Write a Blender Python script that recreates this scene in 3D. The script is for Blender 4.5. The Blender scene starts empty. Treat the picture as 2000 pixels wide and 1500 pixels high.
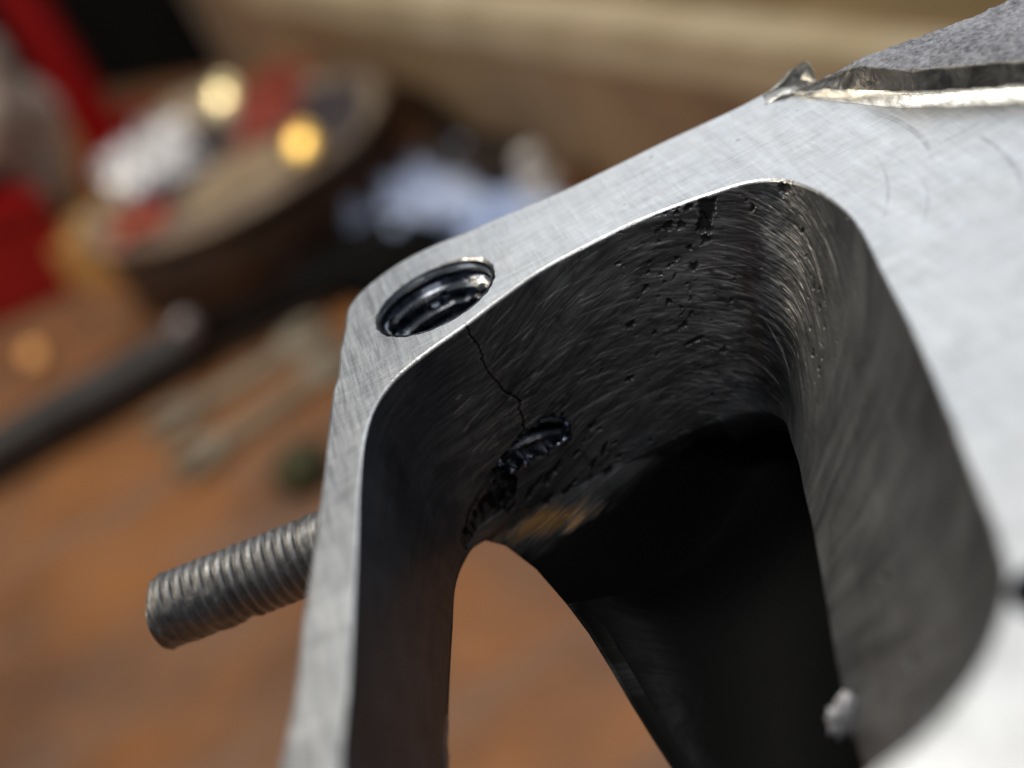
import bpy, bmesh, math, random
import numpy as np
from mathutils import Vector, Matrix
from mathutils.geometry import delaunay_2d_cdt
from mathutils import noise as mnoise

random.seed(7); rng = np.random.default_rng(11)
sc = bpy.context.scene
sc.unit_settings.system = 'METRIC'; sc.unit_settings.scale_length = 0.01      # 1 unit = 1 cm
COL = sc.collection

# ------------------------------------------------------------------ camera
FPX = 2800.0; DEP = math.radians(29.4); ROLL = math.radians(27.0); CH = 4.24
cf = np.array([0, math.cos(DEP), -math.sin(DEP)]); cu0 = np.array([0, math.sin(DEP), math.cos(DEP)]); cr0 = np.array([1., 0, 0])
cr = math.cos(ROLL)*cr0 - math.sin(ROLL)*cu0; cu = math.cos(ROLL)*cu0 + math.sin(ROLL)*cr0
CC = np.array([0, 0, CH])
def at(x, y, z=0.0):                      # photograph pixel -> point at height z
    d = cf + (x-1000)/FPX*cr - (y-750)/FPX*cu
    return CC + d*((z-CH)/d[2])
def atp(x, y, p0, n):                     # photograph pixel -> point on a plane
    d = cf + (x-1000)/FPX*cr - (y-750)/FPX*cu
    return CC + d*(np.dot(np.array(p0)-CC, n)/np.dot(d, n))
def px(P):
    v = np.asarray(P) - CC; w = v@cf
    return 1000+FPX*(v@cr)/w, 750-FPX*(v@cu)/w
cam = bpy.data.cameras.new('camera'); co = bpy.data.objects.new('camera', cam); COL.objects.link(co)
M = Matrix.Identity(4)
for i in range(3):
    M[i][0], M[i][1], M[i][2], M[i][3] = cr[i], cu[i], -cf[i], CC[i]
co.matrix_world = M
cam.sensor_width = 36; cam.lens = 36*FPX/2000; cam.clip_start = 0.5; cam.clip_end = 2000
cam.dof.use_dof = True; cam.dof.focus_distance = 9.6
APERTURE = 0.315                            # lens opening, cm
cam.dof.aperture_fstop = cam.lens*1e-3/APERTURE
sc.camera = co

# ------------------------------------------------------------------ light: dim workshop ambient, plus unseen area lights added to shape the reflections
w = bpy.data.worlds.new('World'); sc.world = w; w.use_nodes = True
w.node_tree.nodes['Background'].inputs[0].default_value = (0.75, 0.86, 1.0, 1)
w.node_tree.nodes['Background'].inputs[1].default_value = 0.07
def area(name, loc, aim, sx, sy, power, color):
    l = bpy.data.lights.new(name, 'AREA'); l.shape = 'RECTANGLE'; l.size = sx; l.size_y = sy
    l.energy = power; l.color = color
    o = bpy.data.objects.new(name, l); COL.objects.link(o); o.location = loc
    o.rotation_euler = (Vector(aim)-Vector(loc)).to_track_quat('-Z', 'Y').to_euler()
    return o
area('back_fill', (75, 160, 95), (0, 9, 0), 175, 95, 70000, (0.92, 0.96, 1.0))  # unseen panel added behind the bench for the face to reflect
area('bench_fill', (-10, 62, 120), (-4, 55, -18), 60, 24, 78000, (1.0, 0.95, 0.87))  # unseen overhead softbox added to brighten the bench
area('chamfer_fill', (5, -38, 105), (0, 8, 0), 46, 46, 20000, (1.0, 0.99, 0.97))  # unseen light added above the camera to whiten the port chamfer
area('port_side_fill', (-150, 5, 70), (0, 8, 0), 80, 60, 9000, (0.90, 0.95, 1.0))  # unseen soft light added at left to lift the port's right wall
GLINT_POS = np.array([-60., 36., 46.])
area('glint_light', tuple(GLINT_POS), (-8, 52, -18), 12, 12, 22000, (1.0, 0.86, 0.66))  # unseen small warm light added for the glints in the brass caps
sc.view_settings.view_transform = 'Standard'; sc.view_settings.look = 'None'
sc.view_settings.exposure = 0.0; sc.view_settings.gamma = 1.0

# ------------------------------------------------------------------ helpers
def tag(o, label=None, cat=None, group=None, kind=None):
    if label: o['label'] = label
    if cat: o['category'] = cat
    if group: o['group'] = group
    if kind: o['kind'] = kind
    return o
def empty(name, loc, label, cat, group=None):
    o = bpy.data.objects.new(name, None); COL.objects.link(o); o.location = loc; o.empty_display_size = 1
    return tag(o, label, cat, group)
def link(name, me, mat, parent=None, smooth=True):
    o = bpy.data.objects.new(name, me); COL.objects.link(o)
    if mat: me.materials.append(mat)
    if smooth: me.polygons.foreach_set('use_smooth', [True]*len(me.polygons))
    if parent:
        o.parent = parent; o.matrix_parent_inverse = Matrix.Translation(-parent.location)
    return o
def grid(name, P, mat, parent=None, closed=False, attrs=None, keep=None, uv=None, smooth=True):
    ny, nx = P.shape[:2]
    idx = np.arange(ny*nx).reshape(ny, nx)
    if closed: idx = np.concatenate([idx, idx[:, :1]], 1)
    q = np.stack([idx[:-1, :-1], idx[:-1, 1:], idx[1:, 1:], idx[1:, :-1]], -1).reshape(-1, 4)
    if keep is not None:
        k = keep.reshape(-1); q = q[k[q].all(1)]
    me = bpy.data.meshes.new(name)
    me.vertices.add(ny*nx); me.vertices.foreach_set('co', P.astype(np.float32).ravel())
    me.loops.add(q.size); me.loops.foreach_set('vertex_index', q.astype(np.int32).ravel())
    me.polygons.add(len(q)); me.polygons.foreach_set('loop_start', np.arange(0, q.size, 4, dtype=np.int32))
    me.update(calc_edges=True)
    for n, a in (attrs or {}).items():
        t = me.attributes.new(n, 'FLOAT', 'POINT'); t.data.foreach_set('value', a.astype(np.float32).ravel())
    if uv is not None:
        t = me.attributes.new('wall_uv', 'FLOAT_VECTOR', 'POINT'); t.data.foreach_set('vector', uv.astype(np.float32).ravel())
    return link(name, me, mat, parent, smooth)
def from_bm(name, bm, mat, parent=None, smooth=True, angle=None):
    me = bpy.data.meshes.new(name); bmesh.ops.recalc_face_normals(bm, faces=bm.faces); bm.to_mesh(me); bm.free()
    o = link(name, me, mat, parent, smooth)
    return o
def catmull(pts, per=24, closed=True):
    pts = np.array(pts, float); n = len(pts); out = []
    rngk = range(n) if closed else range(n-1)
    for i in rngk:
        if closed: p0, p1, p2, p3 = (pts[(i+k) % n] for k in (-1, 0, 1, 2))
        else: p0, p1, p2, p3 = pts[max(i-1, 0)], pts[i], pts[i+1], pts[min(i+2, n-1)]
        d1 = max(np.linalg.norm(p2-p1), 1e-6); d0 = max(np.linalg.norm(p1-p0), 1e-6); d2 = max(np.linalg.norm(p3-p2), 1e-6)
        a0, a1, a2 = d0**.5, d1**.5, d2**.5
        m1 = (p1-p0)/a0 - (p2-p0)/(a0+a1) + (p2-p1)/a1
        m2 = (p2-p1)/a1 - (p3-p1)/(a1+a2) + (p3-p2)/a2
        m1, m2 = m1*a1, m2*a1
        for t in np.arange(per)/per:
            out.append((2*t**3-3*t*t+1)*p1 + (t**3-2*t*t+t)*m1 + (-2*t**3+3*t*t)*p2 + (t**3-t*t)*m2)
    if not closed: out.append(pts[-1])
    return np.array(out)
def fbm(P, scale, octv=3):
    P = np.asarray(P).reshape(-1, 3)*scale
    return np.array([mnoise.fractal(Vector(p), 1.0, 2.0, octv) for p in P])
def blur(a, n=1):
    for _ in range(n):
        a = (a + np.roll(a, 1, 0) + np.roll(a, -1, 0) + np.roll(a, 1, 1) + np.roll(a, -1, 1))/5
    return a
def vnoise(shape, fy, fx, seed=0):          # smooth value noise on a structured grid (fy, fx = cells per axis)
    r = np.random.default_rng(seed); g = r.random((fy+2, fx+2))
    y = np.linspace(0, fy, shape[0]); x = np.linspace(0, fx, shape[1])
    iy, ix = np.minimum(y.astype(int), fy-1+1), np.minimum(x.astype(int), fx)
    ty, tx = y-iy, x-ix; ty = ty*ty*(3-2*ty); tx = tx*tx*(3-2*tx)
    a = g[iy][:, ix]; b = g[iy][:, ix+1]; c = g[iy+1][:, ix]; d = g[iy+1][:, ix+1]
    return (a*(1-tx)+b*tx)*(1-ty)[:, None] + (c*(1-tx)+d*tx)*ty[:, None]

# ------------------------------------------------------------------ materials
class NT:
    def __init__(s, name):
        s.m = bpy.data.materials.new(name); s.m.use_nodes = True; s.t = s.m.node_tree; s.t.nodes.clear()
        s.out = s.n('ShaderNodeOutputMaterial'); s.p = s.n('ShaderNodeBsdfPrincipled'); s.l(s.p.outputs[0], s.out.inputs[0])
        s.co = s.n('ShaderNodeTexCoord').outputs['Object']
    def n(s, k, **kw):
        o = s.t.nodes.new(k)
        for a, b in kw.items(): setattr(o, a, b)
        return o
    def l(s, a, b): s.t.links.new(a, b)
    def set(s, i, v):
        s.l(v, i) if isinstance(v, bpy.types.NodeSocket) else setattr(i, 'default_value', v)
    def noise(s, vec, scale, detail=4, rough=.55, dist=0, stretch=None, rot=None):
        if stretch or rot:
            mp = s.n('ShaderNodeMapping'); s.l(vec, mp.inputs[0])
            mp.inputs['Scale'].default_value = stretch or (1, 1, 1)
            mp.inputs['Rotation'].default_value = rot or (0, 0, 0); vec = mp.outputs[0]
        t = s.n('ShaderNodeTexNoise'); s.l(vec, t.inputs[0])
        t.inputs['Scale'].default_value = scale; t.inputs['Detail'].default_value = detail
        t.inputs['Roughness'].default_value = rough; t.inputs['Distortion'].default_value = dist
        return t.outputs[0]
    def ramp(s, v, a, b, c=0.0, d=1.0):
        r = s.n('ShaderNodeMapRange'); s.l(v, r.inputs[0])
        for i, k in enumerate((a, b, c, d)): r.inputs[i+1].default_value = k
        return r.outputs[0]
    def math(s, op, a, b=0.0, c=None):
        m = s.n('ShaderNodeMath', operation=op); s.set(m.inputs[0], a); s.set(m.inputs[1], b)
        if c is not None: s.set(m.inputs[2], c)
        return m.outputs[0]
    def mix(s, f, a, b):
        m = s.n('ShaderNodeMix', data_type='RGBA'); s.set(m.inputs[0], f)
        for i, v in ((6, a), (7, b)):
            s.set(m.inputs[i], (*v, 1) if isinstance(v, tuple) and len(v) == 3 else v)
        return m.outputs[2]
    def attr(s, name, vec=False):
        a = s.n('ShaderNodeAttribute', attribute_name=name); return a.outputs['Vector' if vec else 'Fac']
    def bump(s, h, strength=.3, dist=.01, prev=None):
        b = s.n('ShaderNodeBump'); s.l(h, b.inputs['Height']); b.inputs['Strength'].default_value = strength
        b.inputs['Distance'].default_value = dist
        if prev is not None: s.l(prev, b.inputs['Normal'])
        return b.outputs[0]
    def fin(s, col, rough, metal=0.0, normal=None, **kw):
        s.set(s.p.inputs['Base Color'], (*col, 1) if isinstance(col, tuple) and len(col) == 3 else col)
        s.set(s.p.inputs['Roughness'], rough); s.set(s.p.inputs['Metallic'], metal)
        if normal is not None: s.l(normal, s.p.inputs['Normal'])
        for k, v in kw.items(): s.set(s.p.inputs[k.replace('_', ' ')], v)
        return s.m

def mat_face():
    s = NT('machined_aluminium'); c = s.co
    big = s.noise(c, .9, 4, .6); mid = s.noise(c, 5, 5, .65, .6)
    st1 = s.noise(c, 9, 5, .7, .3, (1, .10, 1), (0, 0, math.radians(12)))
    st2 = s.noise(c, 12, 5, .7, .3, (.12, 1, 1), (0, 0, math.radians(-8)))
    st3 = s.noise(c, 22, 3, .7, .2, (1, .07, 1), (0, 0, math.radians(55)))
    sel = s.ramp(s.noise(c, 1.6, 2), .42, .58)
    st = s.mix(sel, st1, st2)
    st4 = s.mix(sel, s.noise(c, 34, 3, .7, .2, (.10, 1, 1), (0, 0, math.radians(-15))), s.noise(c, 30, 3, .7, .2, (1, .12, 1), (0, 0, math.radians(20))))
    f = s.math('ADD', s.math('MULTIPLY', s.mix(.5, mid, big), .36), s.math('ADD', s.math('MULTIPLY', st, .36), s.math('MULTIPLY', st4, .28)))
    col = s.mix(s.ramp(f, .35, .65), (.44, .447, .455), (.82, .838, .86))
    # thin scribed arcs left by a cutter
    sep = s.n('ShaderNodeSeparateXYZ'); s.l(c, sep.inputs[0])
    for cx, cy, R, wd, mx, my, half in ((1.40, 8.237, 1.623, .022, 3.02, 8.13, .50), (1.365, 7.618, 1.859, .024, 3.20, 7.31, .55), (1.43, 8.20, 1.57, .010, 2.98, 8.10, .42),
                                        (1.106, 8.266, 1.618, .012, 2.56, 7.56, .45), (1.729, 7.711, 1.044, .010, 2.63, 7.18, .30)):
        dd = lambda x0, y0: s.math('SQRT', s.math('ADD', s.math('POWER', s.math('SUBTRACT', sep.outputs[0], x0), 2), s.math('POWER', s.math('SUBTRACT', sep.outputs[1], y0), 2)))
        a = s.ramp(s.math('ABSOLUTE', s.math('SUBTRACT', dd(cx, cy), R)), 0, wd, 1, 0)
        a = s.math('MULTIPLY', a, s.ramp(dd(mx, my), half*.55, half*1.15, 1, 0))
        a = s.math('MULTIPLY', a, s.ramp(s.noise(c, 7, 2), .30, .55))
        col = s.mix(s.math('MULTIPLY', a, .55), col, (.25, .25, .27))
    spk = s.n('ShaderNodeTexVoronoi'); s.l(c, spk.inputs[0]); spk.inputs['Scale'].default_value = 4.5
    spot = s.math('MULTIPLY', s.ramp(spk.outputs['Distance'], .045, .10, 1, 0), s.ramp(s.noise(c, 2.2, 1), .5, .55))
    col = s.mix(s.math('MULTIPLY', spot, .7), col, (.16, .14, .12))
    rg = s.math('ADD', s.ramp(st3, .3, .7, .30, .44), s.ramp(big, .35, .65, -.03, .06))
    n = s.bump(st, .35, .010); n = s.bump(st3, .25, .006, n); n = s.bump(mid, .08, .02, n)
    return s.fin(col, rg, .92, n)
def mat_port():
    s = NT('worn_port_metal'); uv = s.attr('wall_uv', True); c = s.co
    st = s.noise(uv, 10, 5, .72, .25, (.10, 1.6, 1)); st2 = s.noise(uv, 34, 3, .7, .15, (.07, 1.4, 1))
    big = s.noise(c, 1.3, 4, .6, .5)
    scr = s.attr('scratch'); pit = s.attr('pit'); shade_oil = s.attr('shade_oil'); gold = s.attr('gold'); smooth_ = s.attr('plain')
    base = s.mix(s.ramp(big, .35, .65), (.20, .206, .218), (.43, .44, .455))
    base = s.mix(s.ramp(st, .4, .66, 0, .8), base, (.07, .072, .078))
    base = s.mix(s.ramp(s.noise(c, 3.1, 4, .6, .8), .52, .68, 0, .65), base, (.05, .05, .056))
    pale = s.attr('pale'); sat = s.attr('satin')
    cl = s.math('ADD', s.math('MULTIPLY', s.noise(uv, 2.4, 3, .5, .5, (1.5, .5, 1)), .6), s.math('MULTIPLY', s.noise(c, 1.7, 4, .6, .8), .4))
    base = s.mix(s.math('MULTIPLY', pale, .9), base, s.mix(s.ramp(cl, .38, .62), (.072, .076, .082), (.195, .203, .213)))
    base = s.mix(s.math('MULTIPLY', sat, .85), base, s.mix(s.ramp(cl, .35, .65), (.050, .057, .076), (.095, .105, .130)))
    base = s.mix(scr, base, (.92, .91, .89))
    base = s.mix(gold, base, (.34, .16, .02))
    base = s.mix(shade_oil, base, (.007, .007, .007))
    base = s.mix(pit, base, (.014, .010, .009))
    rg = s.ramp(st2, .35, .65, .24, .46); pm = s.math('MINIMUM', s.math('MULTIPLY', smooth_, .9), 1.0); rg = s.math('ADD', s.math('MULTIPLY', rg, s.math('SUBTRACT', 1.0, pm)), s.math('MULTIPLY', pm, .36)); rg = s.math('ADD', rg, s.math('MULTIPLY', shade_oil, .3)); rg = s.math('ADD', rg, s.math('MULTIPLY', s.math('MAXIMUM', sat, pale), .12))
    n1 = s.bump(s.math('MULTIPLY', st, s.math('SUBTRACT', 1.0, s.math('MULTIPLY', smooth_, .85))), .55, .018)
    n2 = s.bump(s.math('MULTIPLY', st2, s.math('SUBTRACT', 1.0, s.math('MULTIPLY', smooth_, .9))), .5, .010, n1)
    n3 = s.bump(big, .15, .03, n2)
    met = s.math('SUBTRACT', .95, s.math('MAXIMUM', s.math('MAXIMUM', s.math('MULTIPLY', shade_oil, .9), pit), s.math('MAXIMUM', s.math('MULTIPLY', sat, .88), s.math('MULTIPLY', scr, .55))))
    met = s.math('MAXIMUM', s.math('SUBTRACT', met, s.math('MULTIPLY', pale, .45)), 0.0)
    sp = s.math('SUBTRACT', .5, s.math('MULTIPLY', s.math('MAXIMUM', shade_oil, s.math('MULTIPLY', sat, .6)), .42))
    return s.fin(base, rg, met, n3, Specular_IOR_Level=sp)
def mat_cast(name='rough_cast_aluminium', a=(.15, .15, .165), b=(.60, .61, .66)):
    s = NT(name); c = s.co
    n0 = s.noise(c, 22, 5, .75, .3); n1 = s.noise(c, 60, 3, .6); n2 = s.noise(c, 3, 3)
    col = s.mix(s.ramp(s.math('ADD', s.math('MULTIPLY', n0, .7), s.math('MULTIPLY', n2, .3)), .38, .62), a, b)
    return s.fin(col, s.ramp(n0, .3, .7, .38, .62), .8, s.bump(n1, .5, .012, s.bump(n0, .7, .03)))
def mat_fillet():
    s = NT('torn_fillet_metal'); c = s.co
    n0 = s.noise(c, 14, 5, .75, .4, (1, .22, 1), (0, 0, math.radians(32))); n1 = s.noise(c, 3.2, 4, .6)
    col = s.mix(s.ramp(n0, .38, .62), (.38, .38, .37), (.74, .74, .70))
    return s.fin(col, s.ramp(n1, .3, .7, .30, .5), .92, s.bump(n0, .4, .010))
def mat_thread(name, a, b, rough=(.14, .30), oil=True):
    s = NT(name); c = s.co
    n0 = s.noise(c, 8, 5, .7, .5); n1 = s.noise(c, 24, 4, .65)
    col = s.mix(s.math('MULTIPLY', s.ramp(n0, .4, .6), .5), a, b)
    col = s.mix(s.attr('crest'), col, (.66, .68, .72))
    return s.fin(col, s.ramp(n1, .3, .7, *rough), .92, s.bump(n1, .18, .008, s.bump(n0, .15, .02)),
                 Coat_Weight=.6 if oil else 0.0, Coat_Roughness=.08)
def simple(name, a, b, scale=1.0, rough=.6, metal=0.0, bump=.2, bd=.05, stretch=None, rot=None, **kw):
    s = NT(name)
    n0 = s.noise(s.co, scale, 4, .6, .4, stretch, rot)
    return s.fin(s.mix(s.ramp(n0, .35, .65), a, b), s.ramp(n0, .3, .7, max(rough-.08, .03), rough+.08), metal, s.bump(n0, bump, bd), **kw)

M_FACE, M_PORT, M_CAST, M_FIL = mat_face(), mat_port(), mat_cast(), mat_fillet()
M_THREAD = mat_thread('oily_thread_metal', (.020, .027, .050), (.20, .23, .30))
M_STUD = mat_thread('grey_steel_stud', (.17, .168, .166), (.34, .335, .33), (.42, .56), False)

# ================================================================== THE CASTING
cast = empty('engine_casting', (0.5, 7.0, -1.6), 'machined grey aluminium casting with cracked port and threaded bolt hole', 'engine casting')
ZB = -1.6
R0 = [at(*p)[:2] for p in [(665,1500),(680,1350),(690,1200),(698,1060),(703,950),(715,850),(735,792),(775,738),(835,688),(910,635),(980,582),(1060,526),(1150,478),(1250,430),
      (1330,399),(1400,375),(1460,357),(1510,352),(1560,360),(1615,386),(1655,418),(1682,455),(1725,540),(1780,645),(1840,782),(1900,930),(1940,1030),(1962,1098),(1968,1140),(1956,1200),(1930,1270),(1890,1338),(1830,1410),(1765,1470),(1720,1500)]]
R1 = [at(*p, ZB)[:2] for p in [(870,1500),(873,1400),(877,1300),(882,1220),(886,1150),(895,1115),(904,1095),(922,1066)]]
R1 += [np.array(p) for p in [tuple(at(944,1051,ZB)[:2]),(-.38,8.60),(.02,8.61),(.38,8.60),(.72,8.57),(1.0,8.56),(1.18,8.53),(1.32,8.48),(1.425,8.44),(1.515,8.335)]]
R1 += [at(*p, ZB)[:2] for p in [(1532,822),(1546,862),(1560,905),(1570,955),(1585,1020),(1602,1110),(1618,1200),(1634,1290),(1646,1345),(1655,1385),(1664,1420),(1678,1465),(1692,1510),(1706,1560),(1722,1620),(1738,1700),(1742,1740)]]
R0 += [np.array(p) for p in [(.2,3.5),(-.5,3.45),(-1.15,3.75),(-1.52,4.4)]]
R1 += [np.array(p) for p in [(.15,4.25),(-.5,4.2),(-1.2,4.5),(-1.5,5.3)]]
R0, R1 = np.array(R0), np.array(R1); NK = len(R0); assert NK == len(R1)
PER = 36
c0 = catmull(R0, PER); c1 = catmull(R1, PER)
# resample columns to even arc length of the top outline (more columns on the far wall, which is in focus)
seg = np.linalg.norm(np.roll(c0, -1, 0)-c0, axis=1); dens = 1 + 1.6*np.exp(-((np.roll(c0, -1, 0)[:, 1]-8.4)/1.0)**2)
cum = np.concatenate([[0], np.cumsum(seg*dens)]); NC = 1500
tt = np.linspace(0, cum[-1], NC, endpoint=False)
kidx = np.arange(len(c0)+1)
fi = np.interp(tt, cum, kidx)
def rs(c):
    cc = np.concatenate([c, c[:1]]); return np.stack([np.interp(fi, kidx, cc[:, k]) for k in range(cc.shape[1])], 1)
c0, c1 = rs(c0), rs(c1)
for _ in range(14): c0 = (np.roll(c0, 1, 0)+2*c0+np.roll(c0, -1, 0))/4
for _ in range(160): c1 = (np.roll(c1, 1, 0)+2*c1+np.roll(c1, -1, 0))/4
def normals2(c):
    t = np.roll(c, -1, 0)-np.roll(c, 1, 0); n = np.stack([-t[:, 1], t[:, 0]], 1); n /= np.linalg.norm(n, axis=1)[:, None]
    ctr = c.mean(0); s = np.sign(((c-ctr)*n).sum(1).mean()); return n*s
n0, n1 = normals2(c0), normals2(c1)
key = fi/PER                                   # key index of every column
arc = np.concatenate([[0], np.cumsum(np.linalg.norm(np.diff(c0, axis=0), axis=1))])
edge_nick = .010*blur(np.repeat(rng.standard_normal(NC)[None], 3, 0), 3)[1]
pitzone = np.exp(-((key-13.9)/.35)**2)+np.exp(-((key-17.6)/.4)**2)
edge_nick += -.03*pitzone*(rng.random(NC) > .8)*rng.random(NC)
NICK = np.where(np.abs(edge_nick) > np.quantile(np.abs(edge_nick), .93), np.abs(edge_nick), 0); NICK = np.convolve(np.concatenate([NICK[-3:], NICK, NICK[:3]]), [.1, .2, .4, .2, .1], 'same')[3:-3]*1.5
# lower outline: the arch opening (key index -> pixel, height) and the chamber to its right
arch = [(.0, (870,1500), ZB), (7, (922,1066), ZB), (8.2, (945,1052), ZB-.05), (9.5, (985,1062), ZB-.12), (11.5, (1045,1108), -1.80), (14, (1105,1178), -1.88),
        (17, (1150,1238), -1.95), (20, (1192,1306), -2.03), (23, (1232,1375), -2.13), (26, (1272,1440), -2.23), (29, (1312,1502), -2.33), (32, (1358,1575), -2.4)]
ak = [a[0] for a in arch]; ap = np.array([at(*a[1], a[2]) for a in arch])
ak = ak+[34, 36, NK]; ap = np.concatenate([ap, [[-.05, 5.6, -2.3], [-.9, 5.1, -1.9], at(870, 1500, ZB)]])
r2 = np.stack([np.interp(key, ak, ap[:, k]) for k in range(3)], 1)
left = key < 8.2
m7 = key <= 7
r2[m7, :2] = c1[m7]; r2[m7, 2] = ZB
for _ in range(45):
    sm = (np.roll(r2, 1, 0)+r2+np.roll(r2, -1, 0))/3; msk = ~m7; r2[msk] = sm[msk]
wr = np.clip((key-11.0)/4.0, 0, 1); wr = wr*wr*(3-2*wr); wr = wr*np.clip((36-key)/2.5, 0, 1)    # how much this column is "right chamber"
rows = []; vrow = []
c3 = lambda c, z: np.concatenate([c, np.broadcast_to(z, (NC,))[:, None]], 1)
CHM = np.interp(key, [0, 4, 8, 15, 17, 20, 32, 35, NK], [.010, .015, .028, .028, .020, .012, .012, .014, .012]) + NICK*.25
rows.append(c3(c0+n0*CHM[:, None], 0.0)); rows.append(c3(c0+n0*(CHM*.40)[:, None], -CHM*.20)); rows.append(c3(c0+n0*(NICK*.15)[:, None], -CHM*.46))
NW = 250
prof = lambda t: t + .10*np.sin(t*math.pi)*(1-t)
for k in range(1, NW+1):
    t = k/NW; z = -CHM*.46*(1-t) + ZB*t
    bl = t**(1+.35*np.clip((key-17)/4, 0, 1)*np.clip((33-key)/3, 0, 1))
    c = c0*(1-bl)[:, None] + c1*bl[:, None] if np.ndim(bl) else c0*(1-bl)+c1*bl
    rows.append(c3(c, z))
base = rows[-1].copy()
for k in range(1, 13):                          # undercut below the right-hand crease
    t = k/12; d = base.copy(); d[:, :2] += n1*(.16*wr*math.sin(t*1.4))[:, None]; d[:, 2] -= .62*wr*t + .004*k*(1-wr)*.2
    rows.append(d)
last = rows[-1].copy()
for k in range(1, 61):                          # floor bowl down to the arch edge, with a machined step
    t = k/60; e = t*t*(3-2*t)
    d = last*(1-t)+r2*t; d[:, 2] = last[:, 2]*(1-t)+r2[:, 2]*t - .34*wr*math.sin(t*math.pi)
    d[:, 2] += wr*.018*(1/(1+math.exp(-(t-.80)*60)))
    rows.append(d)
lip = rows[-1].copy(); lip[:, 2] -= .02
rows.append(lip); lip2 = lip.copy(); lip2[:, :2] += n1*.12; lip2[:, 2] -= .01; rows.append(lip2)
P = np.stack(rows); NR = len(P)
# surface fields -------------------------------------------------------------
pit = np.zeros((NR, NC)); scr = np.zeros((NR, NC)); disp = np.zeros((NR, NC))
PX, PY = px(P.reshape(-1, 3)); PX = PX.reshape(NR, NC); PY = PY.reshape(NR, NC)
rowi = np.arange(NR)[:, None]*np.ones((1, NC))
wallmask = (rowi >= 3) & (rowi < 3+NW)
front = wallmask & (key[None] > 6.5) & (key[None] < 31)
fr, fc = np.where(front)
def locate(x, y):
    i = np.argmin((PX[fr, fc]-x)**2+(PY[fr, fc]-y)**2); return fr[i], fc[i]
def add_pit(x, y, rad, asp=1.0, rot=0.0, depth=1.0, jag=.35):
    r, c = locate(x, y); p = P[r, c]
    w_ = 40+int(rad*160); r0, r1 = max(3, r-w_), min(NR, r+w_); cs = (np.arange(c-w_*2, c+w_*2) % NC)
    Q = P[r0:r1][:, cs]; dz = Q[..., 2]-p[2]; dh = np.linalg.norm(Q[..., :2]-p[:2], axis=-1)*np.sign(((Q[..., :2]-p[:2])*(P[r, (c+1) % NC]-p)[:2]).sum(-1))
    a, b = dh*math.cos(rot)+dz*math.sin(rot), -dh*math.sin(rot)+dz*math.cos(rot)
    d = np.sqrt((a/asp)**2+(b*asp)**2)/rad
    ang = np.arctan2(b, a); ph = rng.random(4)*6.28
    d = d*(1+jag*(.5*np.sin(3*ang+ph[0])+.35*np.sin(5*ang+ph[1])+.3*np.sin(9*ang+ph[2])))
    v = np.clip((1.15-d)/.38, 0, 1)*(.86+.14*rng.random())
    blk = pit[r0:r1]; blk[:, cs] = np.maximum(blk[:, cs], v*min(1, depth)); 
    db = disp[r0:r1]; db[:, cs] = np.maximum(db[:, cs], v*.030*depth*(rad/.04)**.5*(.5+.7*rng.random()))
    # bright torn lip beside the pit
    sb = scr[r0:r1]; lipv = np.clip(1-np.abs(d-1.32)/.16, 0, 1)*(np.sin(ang+ph[3]) > .6)*.28*rng.random()
    sb[:, cs] = np.maximum(sb[:, cs], lipv)
big_pits = [(1382,408,.075,1.25,1.45),(1375,440,.06,1.2,1.4),(1378,468,.035,1,0),(1305,442,.035,1.1,.2),(1332,440,.03,1,0),(1285,452,.022,1.3,.3),(1322,415,.02,1,0),(1345,405,.03,1.4,.3),
    (1355,520,.033,1.1,.1),(1346,483,.020,1,0),(1322,505,.018,1,0),(1307,590,.022,1,0),(1262,560,.022,1.2,.6),(1331,600,.014,1.4,1.5),(1429,587,.016,1,0),(1342,555,.013,1.6,0),
    (1232,634,.030,1.3,.3),(1335,636,.028,1.5,.4),(1280,650,.018,1.2,0),(1412,684,.028,1.2,.2),(1360,664,.035,2.2,.1),(1230,740,.026,1.3,.2),(1226,742,.02,1.4,.4),
    (1530,368,.045,1.2,.3),(1470,405,.022,1.3,1.2),(1458,392,.013,1,0),(1568,452,.020,1.1,1.2),(1435,545,.012,1,0),(1588,690,.030,1.5,1.5),(1590,560,.02,1.4,1.5),(1602,600,.018,1.8,1.5),(1610,640,.012,1.5,1.5),(1606,700,.015,1.5,1.5),
    (1657,420,.025,1.3,1.0),(1730,1120,.05,1.6,1.5),(1780,1290,.05,1.5,1.4),(1155,832,.026,1.3,.3),(1172,838,.018,1.2,.2),(1128,885,.024,1.5,.4),(1180,880,.035,2.0,.9),(1160,905,.03,1.9,.8),(1210,892,.022,1.5,.2),(1202,865,.018,1.5,.1),
    (1192,922,.026,1.6,.3),(1123,940,.020,1.4,.3),(1075,928,.055,2.0,.5),(1040,955,.05,2.2,.5),(985,965,.04,1.8,.6),(1000,990,.035,1.8,.6),(1110,960,.03,1.8,.3),(1070,975,.03,1.8,.3),(1270,860,.013,1,0),(1382,822,.012,1,0)]
for x, y, r_, a_, ro in big_pits: add_pit(x, y, r_*.92, a_, ro)
for _ in range(150):
    k = rng.random()
    if k < .62: x, y = 1305+rng.normal()*55, 560+rng.normal()*115
    elif k < .8: x, y = 1150+rng.normal()*45, 870+rng.normal()*45
    else: x, y = 1597+rng.normal()*14, 640+rng.normal()*90
    add_pit(x, y, .005+.010*rng.random()**2, 1+rng.random(), rng.random()*.8, .9)
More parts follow.
